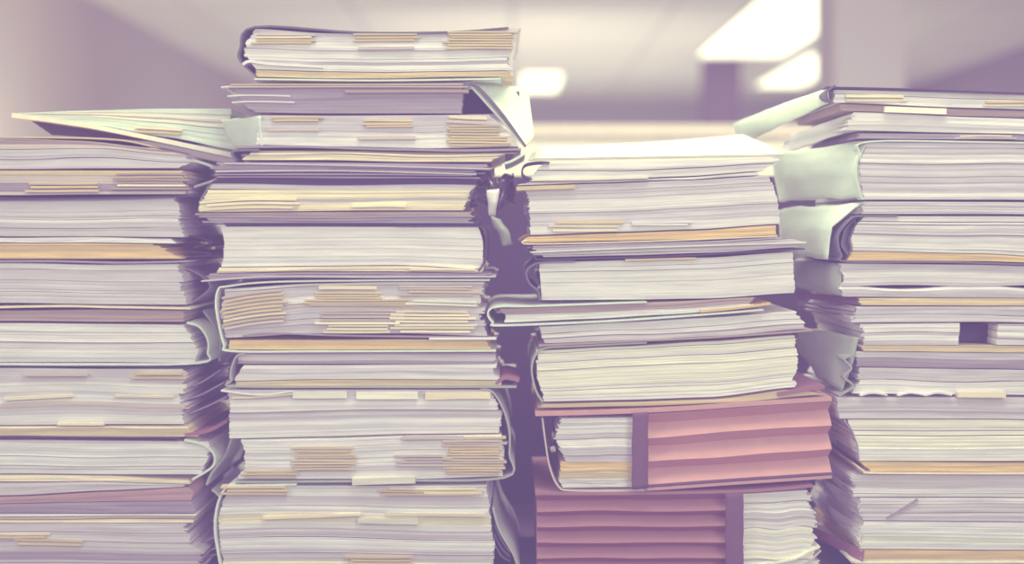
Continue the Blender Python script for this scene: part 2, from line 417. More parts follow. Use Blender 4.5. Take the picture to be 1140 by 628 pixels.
T = F(2, 'thick file crowded with cream tabs in green cover', 241, 550, 391)
block(T, [252, 248, 246, 250], [540, 536, 535, 536], [322, 316, 314, 314], [376, 371, 371, 374], 'W4 L4 S2', jr=3, wave=1.5, gap=.5)
block(T, [254, 256], [546, 542], [379, 379, 378, 379], [389, 389.5, 389, 389], 'K8', jit=.0006, jl=.6, jr=1, gap=.05, sheetvar=.03, groupvar=.03, name='kraft_sheets')
sheet(T, [(545, 311.8), (420, 312.3), (300, 314), (252, 319), (243, 322), (240, 338), (243, 360), (249, 384), (256, 391), (340, 391.5), (552, 390.5)], 'G', -.004, .235, 1.7, 'cover', label='pale green cover')
for i in range(9):
    y = 327 + i * 4.3
    sheet(T, [(246 + U(0, 4), y + 5), (275, y), (300, y - 3), (316 + U(-3, 5), y - 4)], random.choice('TTSC'), -.004, .014, 2.5, 'index_tab', nD=1, mat=M_PAPER, var=.08)
tabs(T, 352, 425, 325, 333, 3, 'T'); tabs(T, 345, 455, 333, 341, 3, 'T', jx=8); tabs(T, 358, 452, 344, 361, 5, 'S', jx=8); tabs(T, 364, 433, 361, 372, 3, 'C')
tabs(T, 452, 530, 317, 330, 4, 'S', jx=8); tabs(T, 455, 528, 334, 341, 2, 'Y', tilt=-2); tabs(T, 440, 526, 345, 371, 7, 'C', jx=7); tabs(T, 350, 420, 317, 323, 1, 'C')
sheet(T, [(270, 374), (300, 371), (400, 374), (545, 376)], 'M', -.003, .2, 1.6, 'divider')
tabs(T, 478, 548, 375, 379, 1, 'W')

T = F(2, 'lilac and white file with a tan bottom edge', 258, 575, 432)
block(T, [264, 266], [550, 550], 392.8, 405, 'M6 L2', name='dark_pages', jr=2, gap=.2, groupvar=.04)
block(T, [262, 270], [556, 550], [407, 407, 406, 405.5], [424, 422, 422, 423], 'W6 L2', jr=3)
block(T, [262, 264], [560, 556], [425, 423, 423, 424], 429.5, 'T4 C1', jr=3, name='tan_sheets')
sheet(T, [(272, 394), (263, 397), (257, 412), (257, 424), (263, 430.5), (400, 431), (575, 431)], 'H', -.004, .235, 1.7, 'cover', label='grey green cover')
sheet(T, [(552, 428), (562, 421), (578, 424)], 'X', 0, .12, 3.5, 'red_corner', label='dark red corner')

T = F(2, 'tall white file with three broad cream tabs on top', 245, 567, 537)
block(T, [256, 256, 254], [556, 557, 547], [434, 434, 434, 434], [488, 486, 483, 482], 'W8 L1 C1', jr=2, gap=.25, sheetvar=.06, groupvar=.05)
block(T, [264, 272, 274, 270], [560, 561, 558], [489.5, 488, 485, 484], [533, 533, 533, 530], 'W5 L3', jr=2, wave=1, name='pages')
sheet(T, [(535, 433.4), (548, 436), (560, 455), (567, 480), (567, 505), (562, 532), (440, 535.5), (262, 537)], 'H', -.003, .235, 1.8, 'cover', label='grey green cover')
for a, b in ((326, 386), (397, 466), (473, 546)): tabs(T, a, b, 435, 446, 1, 'Y', -.0045, 1, .5, .85)
sheet(T, [(246, 435), (290, 440), (326, 435.5)], 'W', -.005, .2, 1.6, 'loose_sheet'); sheet(T, [(258, 443), (290, 442), (330, 438)], 'C', -.004, .02, 1.8, 'loose_sheet')
tabs(T, 496, 560, 486, 529, 14, 'T', fill=.7); tabs(T, 326, 393, 498, 524, 8, 'T'); tabs(T, 270, 328, 523, 533, 3, 'T'); tabs(T, 445, 500, 506, 520, 4, 'S', jx=8); tabs(T, 450, 520, 484, 490, 1, 'S')
tabs(T, 392, 463, 531, 540, 1, 'Y', -.008, 1, 1.5, .8, name='label_tab')

T = F(2, 'white bundle with a green left cover', 239, 578, 640)
block(T, [250, 245, 244, 254], [546, 549, 546, 540], [541, 541, 541, 540], 639.5, 'W8 L2 C1', jr=2, wave=2.5, gap=.4, sheetvar=.06)
sheet(T, [(330, 539.6), (270, 540.5), (252, 543), (242, 562), (239, 590), (243, 618), (247, 639)], 'G', -.003, .235, 2, 'cover', label='pale green cover')
tabs(T, 250, 316, 541, 552, 3, 'T'); tabs(T, 426, 532, 543, 552, 3, 'T', jx=8); tabs(T, 296, 400, 573, 578, 1, 'C', tilt=4); tabs(T, 425, 535, 571, 576, 1, 'C', tilt=-1)
tabs(T, 400, 466, 577, 585, 1, 'Y', tilt=-2, fill=.7); tabs(T, 388, 458, 619, 629, 3, 'T'); tabs(T, 470, 540, 546, 551, 1, 'C')
sheet(T, [(549, 566), (556, 590), (572, 618), (578, 638)], 'H', -.002, .22, 2.2, 'cover_flap', label='grey green flap')
for k in range(4): sheet(T, [(550, 574 + k * 10), (558, 592 + k * 9), (568, 610 + k * 5)], 'M', .01 + .005 * k, .18, 1.2, 'loose_sheet')
# ------------------------------------------------------------------ third stack
def gusset(T, x0, x1, t0, t1, b0, b1, n, key, yf=0.0, amp=.018, lit=.56, dep=.2, name='gusset', thin=0):
    """bellows side of an expanding wallet: a folded zigzag front, closed at the back"""
    rows = []
    for i in range(n):
        rows.append((i / n, 0.0)); rows.append(((i + 1 - lit) / n, amp))
    rows.append((1.0, 0.0))
    nx = 24; vs = []; fs = []; s0 = U(0, 50)
    for (t, dy) in rows:
        for i in range(nx + 1):
            u = i / nx
            z = (t0 * (1 - u) + t1 * u) * (1 - t) + (b0 * (1 - u) + b1 * u) * t
            if 0 < t < 1: z += 1.5 * noise.noise(Vector((u * 3, t * 4, s0)))
            p = P(x0 * (1 - u) + x1 * u, z, yf); p.y = yf + dy + .0012 * noise.noise(Vector((u * 6, t * 9, s0)))
            vs.append(p)
    nr = len(rows); W = nx + 1
    for r in range(nr - 1):
        for i in range(nx):
            fs.append((r * W + i, (r + 1) * W + i, (r + 1) * W + i + 1, r * W + i + 1))
    k = len(vs)
    back = [vs[0].copy(), vs[nx].copy(), vs[(nr - 1) * W + nx].copy(), vs[(nr - 1) * W].copy()]
    for p in back: p.y = yf + dep
    vs += back
    fs.append((k, k + 1, k + 2, k + 3))
    fs.append(tuple(range(nx, -1, -1))[::-1] + (k + 1, k)); fs.append(tuple((nr - 1) * W + i for i in range(nx, -1, -1)) + (k + 3, k + 2))
    fs.append(tuple(r * W for r in range(nr)) [::-1] + (k, k + 3)[:2]); fs.append(tuple(r * W + nx for r in range(nr)) + (k + 2, k + 1))
    return T.mesh(name, vs, fs, colour(key), M_CLOTH)

T = F(3, 'bright cream loose sheets curling up', 575, 870, 176, 'paper_sheaf', 'papers')
for (d, kx, dz) in ((0, 0, 0), (1, 1, 3), (2, 5, 6)):
    def fn(u, v, d=d, kx=kx, dz=dz):
        x = (588 + kx) * (1 - u) + (868 + kx) * u; x += v * (4 * (1 - u) - 46 * u)
        z = (179 - d * 1.2) * (1 - u) + (174.5 - d * 1.2) * u - (7 + dz + 9 * u * u) * (v ** .8)
        return P(x, z, .225 * v)
    patch(T, fn, 'Y', 'sheet', 20, 10, .0008, M_WHITE)

T = F(3, 'thin white file with black clip at left end', 580, 868, 204)
block(T, [590, 598, 604], [846, 862, 866], [182, 181, 178, 176], [200, 199, 196, 190], 'W7 L1', jl=2, jr=4, gap=.2, sheetvar=.05)
block(T, [576, 588], [850, 846], [203, 201, 198, 192], [206, 203, 200, 195], 'B2 W1', jr=4, gap=0, name='divider')
sheet(T, [(612, 181), (598, 180.5), (584, 184), (582, 194), (592, 200)], 'D', -.005, .05, 2.0, 'clip', label='black clip')
sheet(T, [(590, 200.5), (660, 199.5), (722, 197.5)], 'Y', -.004, .03, 2.2, 'index_tab')

T = F(3, 'thick lilac white ream with ragged ends', 575, 868, 261)
block(T, [592, 589, 584], [867, 865, 857], [207.5, 204.5, 201, 196], [261.5, 258, 255, 249], 'L4 W6', jl=2, gap=.25)
sheet(T, [(575, 210), (600, 209), (640, 207.6)], 'T', -.004, .1, 4.4, 'tan_sheet', label='tan sheet end')
tabs(T, 615, 690, 246, 258, 3, 'C'); tabs(T, 700, 770, 246, 252, 2, 'W')

T = F(3, 'flat kraft orange folder', 580, 866, 270, 'kraft_folder', 'folder')
block(T, [582, 590], [865, 864], [263.5, 260, 257, 251], [270, 268, 266, 261.5], 'K9', jit=.0006, jr=1, gap=.05, sheetvar=.03, groupvar=.03, name='kraft_cover')
sheet(T, [(586, 267.6), (581.5, 270), (600, 271.6), (720, 268.8), (866, 262.8)], 'C', -.004, .235, 1.3, 'cover_edge')

T = F(3, 'sheaf of lilac folders spreading to the right', 590, 895, 288)
block(T, [602, 594, 590], [890, 893, 878], [274, 271.5, 269, 264.5], [286, 284, 281, 275], 'L5 M2 W3', jr=6, jl=4, gap=.5, group=(1, 3))
sheet(T, [(582, 274), (596, 286), (610, 289), (750, 285), (896, 277.3)], 'D', -.004, .14, 1.6, 'bottom_cover', label='dark bottom cover')
sheet(T, [(590, 281), (680, 277), (800, 273), (898, 270)], 'W', -.004, .235, 1.6, 'loose_sheet')

T = F(3, 'clean thick white ream with a dark curled left cover', 587, 886, 334)
block(T, [603, 602, 600], [884, 884, 882], [292.5, 290, 287, 280.5], [334, 333.5, 332, 326], 'W9 L1', jit=.0005, jl=.6, jr=.8, wave=.3, gap=.08, sheetvar=.04, groupvar=.03)
sheet(T, [(640, 291), (606, 291.8), (592, 296), (586, 304), (590, 316), (599, 324), (601, 335)], 'E', -.003, .225, 1.8, 'cover', label='dark grey cover')
tabs(T, 700, 772, 287.6, 290.6, 1, 'W', tilt=2)

T = F(3, 'slim tilted folder with a rolled pale spine', 545, 840, 362)
block(T, [562, 556], [838, 840], [344, 340, 336, 331.5], [350, 347, 343, 337], 'B3 T2 M1', jr=3, gap=.5, name='brown_pages')
block(T, [560, 562], [842, 838], [350.5, 347.5, 343.5, 337.5], [359, 355, 350, 342], 'W6 C1 T1', jr=8, gap=.3)
sheet(T, [(720, 336.5), (600, 340.8), (556, 341.5), (545, 345), (543.5, 352), (549, 359), (560, 362.5), (700, 356.5), (850, 345)], 'G', -.004, .225, 1.8, 'cover', label='pale green cover')
sheet(T, [(780, 347), (830, 342), (858, 338)], 'K', -.003, .1, 2.4, 'kraft_divider')

T = F(3, 'white sheaf sloping up to the right', 600, 896, 384)
block(T, [606, 600], [897, 886], [364, 359, 354, 347], [382, 378.5, 374, 366], 'W7 L2 C1', jr=4, gap=.3, sheetvar=.06)
sheet(T, [(600, 385), (690, 380.5), (800, 375.5), (905, 368)], 'B', -.004, .235, 1.6, 'bottom_cover', label='brown bottom cover')

T = F(3, 'thick bright white bundle in a grey left cover', 592, 888, 447)
block(T, [606, 598, 598], [884, 887, 885], [390.5, 386, 380.5, 373.5], [447, 445, 442, 431], 'Y5 W6', jl=1, jr=2, wave=1, gap=.3, sheetvar=.05, groupvar=.05)
sheet(T, [(720, 381.5), (640, 385.5), (606, 388), (595, 398), (592, 414), (597, 436), (604, 447.5)], 'H', -.003, .225, 1.8, 'cover', label='grey green cover')

T = F(3, 'thin tan folder lying on the pink wallet', 600, 925, 454, 'tan_folder', 'folder')
block(T, [600, 606], [916, 890], [450.5, 448, 445, 433.5], [454, 452, 448.5, 439], 'T4 K2 B1', jr=3, gap=.3, name='tan_cover')
sheet(T, [(866, 439), (895, 434), (918, 431)], 'X', -.003, .15, 4, 'red_corner', label='red corner')

T = F(3, 'pink expanding wallet with bellows and a dark elastic band', 606, 930, 546, 'expanding_wallet', 'wallet')
sheet(T, [(596, 461), (700, 458.2), (800, 452.4), (926, 444)], 'P', -.004, .23, 4.5, 'top_flap')
gusset(T, 718, 926, 462, 447, 540, 526, 3, 'P', -.004)
sheet(T, [(720, 541), (820, 534), (927, 527)], 'N', -.005, .22, 2.4, 'bottom_fold'); sheet(T, [(720, 545), (820, 538), (926, 531)], 'P', -.005, .22, 3, 'bottom_fold')
block(T, [628, 618, 624], [712, 712], [466, 465], [514, 514], 'W7 L2', 0.0, .22, jl=3, gap=.4)
block(T, [624, 622], [712, 712], [514.5, 514.5], [533, 532], 'K4 T1', 0.0, .22, jl=2, gap=.3, name='kraft_sheets')
block(T, [626, 622], [712, 712], [533.5, 532.5], [543, 542], 'S2 W2', 0.0, .22, jl=2, gap=.3, name='lower_sheets')
sheet(T, [(604, 466), (607, 490), (612, 520), (622, 542), (640, 546.5), (720, 546)], 'S', -.001, .2, 1.5, 'side_cover')
def band(u, v): return P(704 * (1 - u) + 721 * u, (460 - 2 * u) * (1 - v) + (545 - u) * v, -.009 - .003 * math.sin(3.14 * u))
patch(T, band, 'N', 'elastic_band', 8, 16, .0015, M_CLOTH, crumple=.001, cs=60, label='dark elastic band')

T = F(3, 'brick red expanding wallet with bellows facing left', 596, 918, 640, 'expanding_wallet', 'wallet')
sheet(T, [(596, 550), (700, 549.5), (830, 547), (905, 541)], 'R', -.004, .23, 3, 'top_flap')
gusset(T, 598, 812, 552, 550, 639, 639, 5, 'R', -.003, .014, .58)
block(T, [828, 824], [912, 906, 902], [550, 546], [639, 639], 'W6 L2 Y2', 0.0, .22, jr=4, gap=.5, wave=1.5)
sheet(T, [(826, 632), (880, 624), (902, 614), (913, 609)], 'Y', -.003, .15, 2, 'loose_sheet'); sheet(T, [(826, 639), (890, 630), (914, 613)], 'S', -.002, .15, 1.6, 'loose_sheet')
def band(u, v): return P(808 * (1 - u) + 827 * u, (549 - 1 * u) * (1 - v) + 640 * v, -.008 - .003 * math.sin(3.14 * u))
patch(T, band, 'N', 'elastic_band', 8, 16, .0015, M_CLOTH, crumple=.001, cs=60, label='dark elastic band')
# ------------------------------------------------------------------ rightmost stack
XR = 1240
T = F(4, 'slim folder with a black top edge and pale green spine face', 922, XR, 117)
block(T, [927, 930], XR, [100, 103, 107], [114, 120, 125], 'W4 C4 L1', jl=1.5, gap=.4)
sheet(T, [(921, 97), (1000, 99), (1140, 104), (XR, 106)], 'D', -.004, .235, 1.8, 'top_cover', label='black top cover')
sheet(T, [(930, 95), (924, 99), (920, 104), (922, 110), (928, 115)], 'E', -.005, .2, 2.2, 'spine')
patch(T, quad(P(922, 98, .004), P(923, 115, .004), P(822, 162, .34), P(817, 137, .34), (-.006, 0, .004)), 'G', 'folder_face', th=.0015, crumple=.0015, label='pale green folder face')
tabs(T, 944, 1008, 104, 114, 2, 'C'); tabs(T, 1095, 1180, 111, 119, 2, 'C')

T = F(4, 'few cream and brown sheets with a broad cream tab', 930, XR, 130, 'paper_sheaf', 'papers')
block(T, [938, 934], XR, [116, 122, 127], [123, 129, 134], 'C4 B2 W1', jl=4, gap=.5)
tabs(T, 984, 1054, 118, 126, 1, 'Y', -.006, 2, -3, .8)

T = F(4, 'white sheaf sliding down to the left', 880, XR, 150)
block(T, [944, 948], XR, [125, 131, 136], [145, 148, 152], 'W8 L2', jl=3, gap=.3, sheetvar=.05)
for k in range(4):
    patch(T, quad(P(952, 126 + 5 * k, .0 + .002 * k), P(950, 129 + 5 * k, -.001), P(876 - 3 * k, 168 + 2 * k, .21), P(880 - 3 * k, 150 + 4 * k, .2), (0, 0, .003)), 'W', 'loose_sheet', 10, 6, .0008, crumple=.001)

T = F(4, 'thin layer of tan and lilac sheets', 935, XR, 158, 'paper_sheaf', 'papers')
block(T, [952, 948], XR, [148.5, 149.5, 153.5], [154, 155, 158], 'T3 M3 C1 L1', jl=5, gap=.6)
tabs(T, 1068, 1130, 150.5, 155, 2, 'C')

T = F(4, 'lilac ream in a large creased pale green cover', 953, XR, 223)
block(T, [962, 957, 957, 967], XR, [158.5, 159, 162], [222, 222, 223], 'L6 W4', jl=.8, gap=.25, sheetvar=.06)
sheet(T, [(XR, 161), (1100, 158.3), (968, 157.6), (957, 172), (953, 192), (957, 214), (961, 222)], 'G', -.003, .02, 1.8, 'cover_edge')
def fn(u, v):
    xf = samp([967, 957, 954, 957, 962], v); zf = 158 + 63 * v
    a = P(xf, zf, .0); b = PB(861 + 6 * v, 161 + 58 * v, .215)
    p = a.lerp(b, u); p.x -= .012 * math.sin(3.14 * u) * (1 - v * .4); return p
patch(T, fn, 'G', 'cover_face', 18, 12, .0015, crumple=.0035, cs=22, label='creased pale green cover')

T = F(4, 'flat grey folders with a pale green cover', 932, XR, 240)
block(T, [962, 960], XR, [224.5, 225, 226], [238, 238, 239], 'M2 L4 B1', jl=2, gap=.6)
def fn(u, v):
    xf = samp([959, 943, 925, 923, 922, 921], v); zf = 227 + 62 * v
    a = P(xf, zf, .004); b = PB(866 + 2 * v, 231 + 56 * v, .2)
    p = a.lerp(b, u); p.x -= .008 * math.sin(3.14 * u); return p
patch(T, fn, 'G', 'cover_face', 14, 10, .0015, crumple=.003, cs=26, label='pale green cover')

T = F(4, 'lilac white block with dark curved spine and kraft base', 930, XR, 292)
block(T, [950, 948, 952, 962], XR, [241, 241, 242], [279, 282, 292], 'L5 W5', jl=.8, gap=.25, sheetvar=.05)
block(T, [944, 950], XR, [280, 283, 293], [290, 290.5, 296], 'K6 T2', jl=1, gap=.1, name='kraft_sheets')
sheet(T, [(1000, 240.4), (958, 240.6), (947, 244.5), (935, 258), (933, 270), (937, 284), (946, 291.5), (1060, 292), (XR, 298)], 'E', -.003, .22, 1.8, 'cover', label='dark grey cover')
def fn(u, v): return P(samp([953, 939, 936, 946], v) * (1 - u) + 952 * u, 242 + 46 * v, .004 + .012 * math.sin(3.14 * u))
patch(T, fn, 'E', 'spine_lining', 6, 10, .001, label='dark spine lining')

T = F(4, 'white bundle with dark lens-shaped gaps', 935, XR, 331)
def lens(base, h):
    """edge of a sheaf that sags into two long lens-shaped gaps"""
    out = []
    for i in range(61):
        x = 936 + (XR - 936) * i / 60; d = 0
        for (p, q) in ((958, 1056), (1112, 1215)):
            if p < x < q: d = h * math.sin(math.pi * (x - p) / (q - p))
        out.append(base + d)
    return out
block(T, [938, 936], XR, [293.5, 295, 300], lens(318.2, -1.2), 'W8 L2', jl=2, gap=.3, sheetvar=.05, nF=60, wave=.4)
block(T, [938, 936], XR, lens(318.8, 3.2), [330, 331, 333], 'W6 L3', jl=2, gap=.3, sheetvar=.05, nF=60, wave=.3, name='lower_pages')
patch(T, quad(P(937, 293, .002), P(937, 329, .002), PB(884, 327, .17), PB(884, 295, .17), (-.012, 0, 0)), 'H', 'spine_face', 12, 8, .0015, crumple=.002, label='grey green spine face')
T = F(4, 'thin tan folder with a dark purple left end', 890, XR, 341)
block(T, [956, 954], XR, [332, 332, 334], [339.5, 340, 341], 'T5 C3', jl=2, gap=.3)
patch(T, quad(P(957, 332, .0), P(957, 339.5, .0), PB(886, 339.5, .15), PB(886, 332, .15), (0, 0, 0)), 'N', 'folder_end', 10, 4, .0015, label='dark purple folder end')

T = F(4, 'lilac sheaf sagging above a dark slot', 945, XR, 360)
block(T, [950, 952], XR, 341.5, [359, 358, 361], 'L5 M3', jl=3, gap=.4, wave=1.5)
for k in range(3):
    patch(T, quad(P(952, 343 + 5 * k, .0), P(950, 346 + 5 * k, .0), PB(888 + 5 * k, 347 + 5 * k, .16), PB(888, 343.5 + 5 * k, .16)), 'M', 'loose_sheet', 8, 3, .001, crumple=.002)

T = F(4, 'split white and lilac bundle with a dark square slot', 955, XR, 384)
block(T, [962, 958], [1067, 1068], [361, 360], [384, 384], 'L4 W3', jl=2, jr=.5, gap=.2, nF=16)
block(T, [1110, 1111], XR, [361, 362], [384, 385], 'W4 L3', jl=.6, gap=.2, nF=16)
block(T, [1060, 1060], [1117, 1117], [361.5, 361.5], [380, 380], 'D5', .03, .15, jl=.2, gap=0, nF=6, name='slot_shade')  # near-black block painting the shade of the gap between the two halves
T.o.children[-1]['label'] = 'dark block painting shade in the slot'

T = F(4, 'thin tan and cream sheets under the slotted bundle', 955, XR, 392, 'paper_sheaf', 'papers')
block(T, [962, 958], XR, [384.5, 385, 387], [390.5, 392, 394], 'C3 T4', jl=3, gap=.3)

T = F(4, 'purple grey sheaf', 952, XR, 410, 'paper_sheaf', 'papers')
block(T, [954, 956], XR, [391.5, 393, 395], [408, 410, 413], 'M4 L4', jl=4, gap=.4)

T = F(4, 'white bundle with torn edges and a grey folded spine', 885, XR, 440)
block(T, [948, 956, 958], XR, [409.5, 411.5, 414], [438, 439, 441], 'W6 L4', jl=2, gap=.3, wave=1.2)
def fn(u, v):
    a = P(samp([956, 950, 944, 938], v), 375 + 61 * v, .0); b = PB(samp([890, 886, 890, 902], v), 376 + 46 * v, .15)
    p = a.lerp(b, u); p.x -= .006 * math.sin(3.14 * u); return p
patch(T, fn, 'H', 'folded_spine', 14, 12, .0016, crumple=.0025, cs=25, label='grey green folded spine')
sheet(T, [(948, 396), (940, 400), (948, 410), (940, 420), (950, 430), (934, 441)], 'H', -.004, .06, 2, 'spine_fold')
tabs(T, 1066, 1120, 436, 443, 1, 'C', -.006, 2, 0, .8)
for a in (958, 1000, 1030): sheet(T, [(a, 440.5), (a + 14, 437.5), (a + 30, 440)], 'W', -.006, .03, 1.6, 'torn_sheet')

T = F(4, 'lilac folder block jutting out to the left', 926, XR, 467)
block(T, [934, 932, 931], XR, [442.5, 442.5, 443.5], [466, 466, 468], 'L8 M1', jl=1, gap=.25, sheetvar=.05, groupvar=.04)

T = F(4, 'bright white ream in a dark curved left cover', 930, XR, 514)
block(T, [956, 954, 950, 944], XR, [467.5, 467.5, 469.5], [513, 513, 513], 'Y6 W5', jl=.8, gap=.25, sheetvar=.04, groupvar=.04)
def fn(u, v): return P(samp([940, 950, 955, 956], v) * (1 - u) + (930 + 2 * v) * u, 0, -.001 + .1 * u) * 1.0 + Vector((0, 0, P(0, 467.5 + 45 * v, 0).z - P(0, 0, -.001 + .1 * u).z))
patch(T, fn, 'M', 'cover', 10, 10, .0015, label='dark curved cover')

T = F(4, 'kraft and cream folder under the bright white ream', 945, XR, 526, 'kraft_folder', 'folder')
block(T, [968, 958], XR, [514, 515.5, 516], [525, 525.5, 526], 'K6 C1', jl=2, gap=.2, name='kraft_cover')
sheet(T, [(954, 518.5), (962, 524), (974, 527), (1100, 527.5), (XR, 527.5)], 'C', -.004, .22, 1.4, 'cover_edge')

T = F(4, 'lilac bundle with creased left corners', 930, XR, 554)
block(T, [952, 948], XR, [528.5, 529, 529], [553, 553, 555], 'L6 W3', jl=3, gap=.3)
for k in range(4):
    patch(T, quad(P(952, 529.5 + 5 * k, 0), P(950, 535 + 5 * k, 0), PB(908 + 4 * k, 537 + 5 * k, .14), PB(908 + 3 * k, 531 + 5 * k, .14), (0, 0, -.004)), 'M', 'loose_sheet', 8, 4, .001, crumple=.003)

T = F(4, 'lilac sheaf with a diagonal crease', 925, XR, 580)
block(T, [960, 954], XR, [554.5, 554.5, 556.5], [579, 580, 582], 'L6 W4', jl=3, gap=.3)
sheet(T, [(988, 577), (1005, 567), (1022, 556.5)], 'M', -.003, .02, 2.4, 'creased_sheet', label='diagonal crease')
for k in range(3):
    patch(T, quad(P(958, 556 + 6 * k, 0), P(956, 562 + 6 * k, 0), PB(916 + 5 * k, 566 + 5 * k, .13), PB(914 + 5 * k, 558 + 6 * k, .13), (0, 0, -.004)), 'L', 'loose_sheet', 8, 4, .001, crumple=.003)

T = F(4, 'white bundle above the bottom kraft folder', 930, XR, 613)
block(T, [960, 954, 962], XR, [580.5, 581.5, 583.5], [611, 612, 613], 'Y4 W6', jl=2, gap=.25, sheetvar=.05)
for k in range(3):
    patch(T, quad(P(960, 585 + 8 * k, 0), P(958, 592 + 8 * k, 0), PB(920 + 5 * k, 594 + 7 * k, .12), PB(918 + 5 * k, 585 + 7 * k, .12)), 'L', 'loose_sheet', 8, 4, .001, crumple=.002)

T = F(4, 'kraft folder with a dark red left flap', 905, XR, 626, 'kraft_folder', 'folder')
block(T, [960, 958], XR, [612.5, 613.5, 614], 625, 'K5 T2', jl=2, gap=.2, name='kraft_cover')
patch(T, quad(P(962, 613, -.002), P(960, 626, -.002), PB(902, 625, .13), PB(902, 614, .13), (0, 0, 0)), 'X', 'red_flap', 10, 6, .0016, label='dark red flap')
sheet(T, [(952, 625), (962, 626.6), (1100, 626.5), (XR, 626.5)], 'Y', -.004, .2, 1.6, 'cover_edge')

T = F(4, 'lilac bundle cut by the frame', 955, XR, 640)
block(T, [962, 960], XR, 628, 639.5, 'L4 M2 W2', jl=2, gap=.3)
label_files()
# ------------------------------------------------------------------ desk and partitions
def tinted(name, vs, fs, key, kind=None, label=None, cat=None, mat=None, group=None):
    me = bpy.data.meshes.new(name); me.from_pydata(vs, [], fs); me.update()
    a = me.attributes.new('tint', 'FLOAT_COLOR', 'FACE'); c = key if isinstance(key, tuple) else colour(key)
    a.data.foreach_set('color', list(c) * len(fs))
    me.materials.append(mat or M_ROOM)
    o = bpy.data.objects.new(name, me); COL.objects.link(o)
    if kind: o['kind'] = kind
    if label: o['label'] = label; o['category'] = cat
    if group: o['group'] = group
    return o
def rgb(r, g, b): return lin((r, g, b)) + (1.0,)
DESKZ = P(0, 642.5, 0).z
T = Thing('desk', 'dark desk carrying the four stacks of files', 'desk', (0.03, .12, 0))
vs, fs = [], []; bx(vs, fs, (-.95, -.25, DESKZ - .03), (1.0, .42, DESKZ)); T.mesh('desktop', vs, fs, rgb(.2, .17, .22), M_CLOTH)
for sx in (-.9, .9):
    for sy in (-.2, .36):
        vs, fs = [], []; bx(vs, fs, (sx - .025, sy - .025, 0), (sx + .025, sy + .025, DESKZ - .03)); T.mesh('leg', vs, fs, rgb(.2, .17, .22), M_CLOTH)
vs, fs = [], []; bx(vs, fs, (-.95, .385, DESKZ), (1.0, .40, P(0, 196, .385).z)); T.mesh('back_panel', vs, fs, rgb(.16, .13, .2), M_CLOTH)

T = Thing('cubicle_partition', 'beige cubicle partition standing behind the third stack', 'partition', (.2, 1.8, 0))
zt = P(0, 139, 1.8).z; xa, xb = P(480, 0, 1.8).x, P(900, 0, 1.8).x
vs, fs = [], []; bx(vs, fs, (xa, 1.78, .05), (xb, 1.82, zt - .03)); T.mesh('panel', vs, fs, rgb(.97, .95, .88), M_CLOTH)
vs, fs = [], []; bx(vs, fs, (xa - .02, 1.77, zt - .03), (xb + .02, 1.83, zt)); T.mesh('top_rail', vs, fs, rgb(.9, .84, .78), M_CARD)
for x in (xa, xb):
    vs, fs = [], []; bx(vs, fs, (x - .02, 1.6, 0), (x + .02, 2.0, .05)); T.mesh('foot', vs, fs, rgb(.3, .28, .32), M_CARD)

# ------------------------------------------------------------------ room
CEIL = 2.75; YB = 16.0; XLW, XRW = -3.0, 4.6; YF = -5.0
def slab(name, lo, hi, col): vs, fs = [], []; bx(vs, fs, lo, hi); return tinted(name, vs, fs, col, 'structure')
slab('floor', (XLW - .2, YF, -.1), (XRW + .2, YB + .2, 0), rgb(.62, .60, .60))
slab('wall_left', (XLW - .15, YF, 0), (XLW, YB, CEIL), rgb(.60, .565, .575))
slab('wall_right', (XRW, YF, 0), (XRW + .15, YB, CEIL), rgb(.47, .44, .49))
slab('wall_back', (XLW - .15, YB, 0), (XRW + .15, YB + .15, CEIL), rgb(.60, .58, .63))
cm = node_mat('ceiling_tiles', .95, .05, .03, 0, (1, 1, 1))
nt = cm.node_tree; bk = nt.nodes.new('ShaderNodeTexBrick'); bk.offset = 0; bk.inputs['Scale'].default_value = 1
bk.inputs['Color1'].default_value = (1, 1, 1, 1); bk.inputs['Color2'].default_value = (.96, .96, .96, 1); bk.inputs['Mortar'].default_value = (.72, .7, .74, 1)
bk.inputs['Mortar Size'].default_value = .02; bk.inputs['Brick Width'].default_value = 1.2; bk.inputs['Row Height'].default_value = 1.2
tcn = nt.nodes.new('ShaderNodeTexCoord'); nt.links.new(tcn.outputs['Object'], bk.inputs['Vector'])
bs = nt.nodes['Principled BSDF']; old = bs.inputs['Base Color'].links[0].from_socket
m2 = nt.nodes.new('ShaderNodeMix'); m2.data_type = 'RGBA'; m2.blend_type = 'MULTIPLY'; m2.inputs['Factor'].default_value = 1
nt.links.new(old, m2.inputs['A']); nt.links.new(bk.outputs['Color'], m2.inputs['B']); nt.links.new(m2.outputs['Result'], bs.inputs['Base Color'])
vs, fs = [], []; bx(vs, fs, (XLW - .15, YF, CEIL), (XRW + .15, YB + .15, CEIL + .1)); tinted('ceiling', vs, fs, rgb(.9, .88, .87), 'structure', mat=cm)
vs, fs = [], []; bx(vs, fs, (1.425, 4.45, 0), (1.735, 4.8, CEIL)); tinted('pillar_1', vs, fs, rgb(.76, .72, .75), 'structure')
vs, fs = [], []; bx(vs, fs, (1.87, 11.5, 0), (2.21, 11.85, CEIL)); tinted('pillar_2', vs, fs, rgb(.34, .29, .37), 'structure')

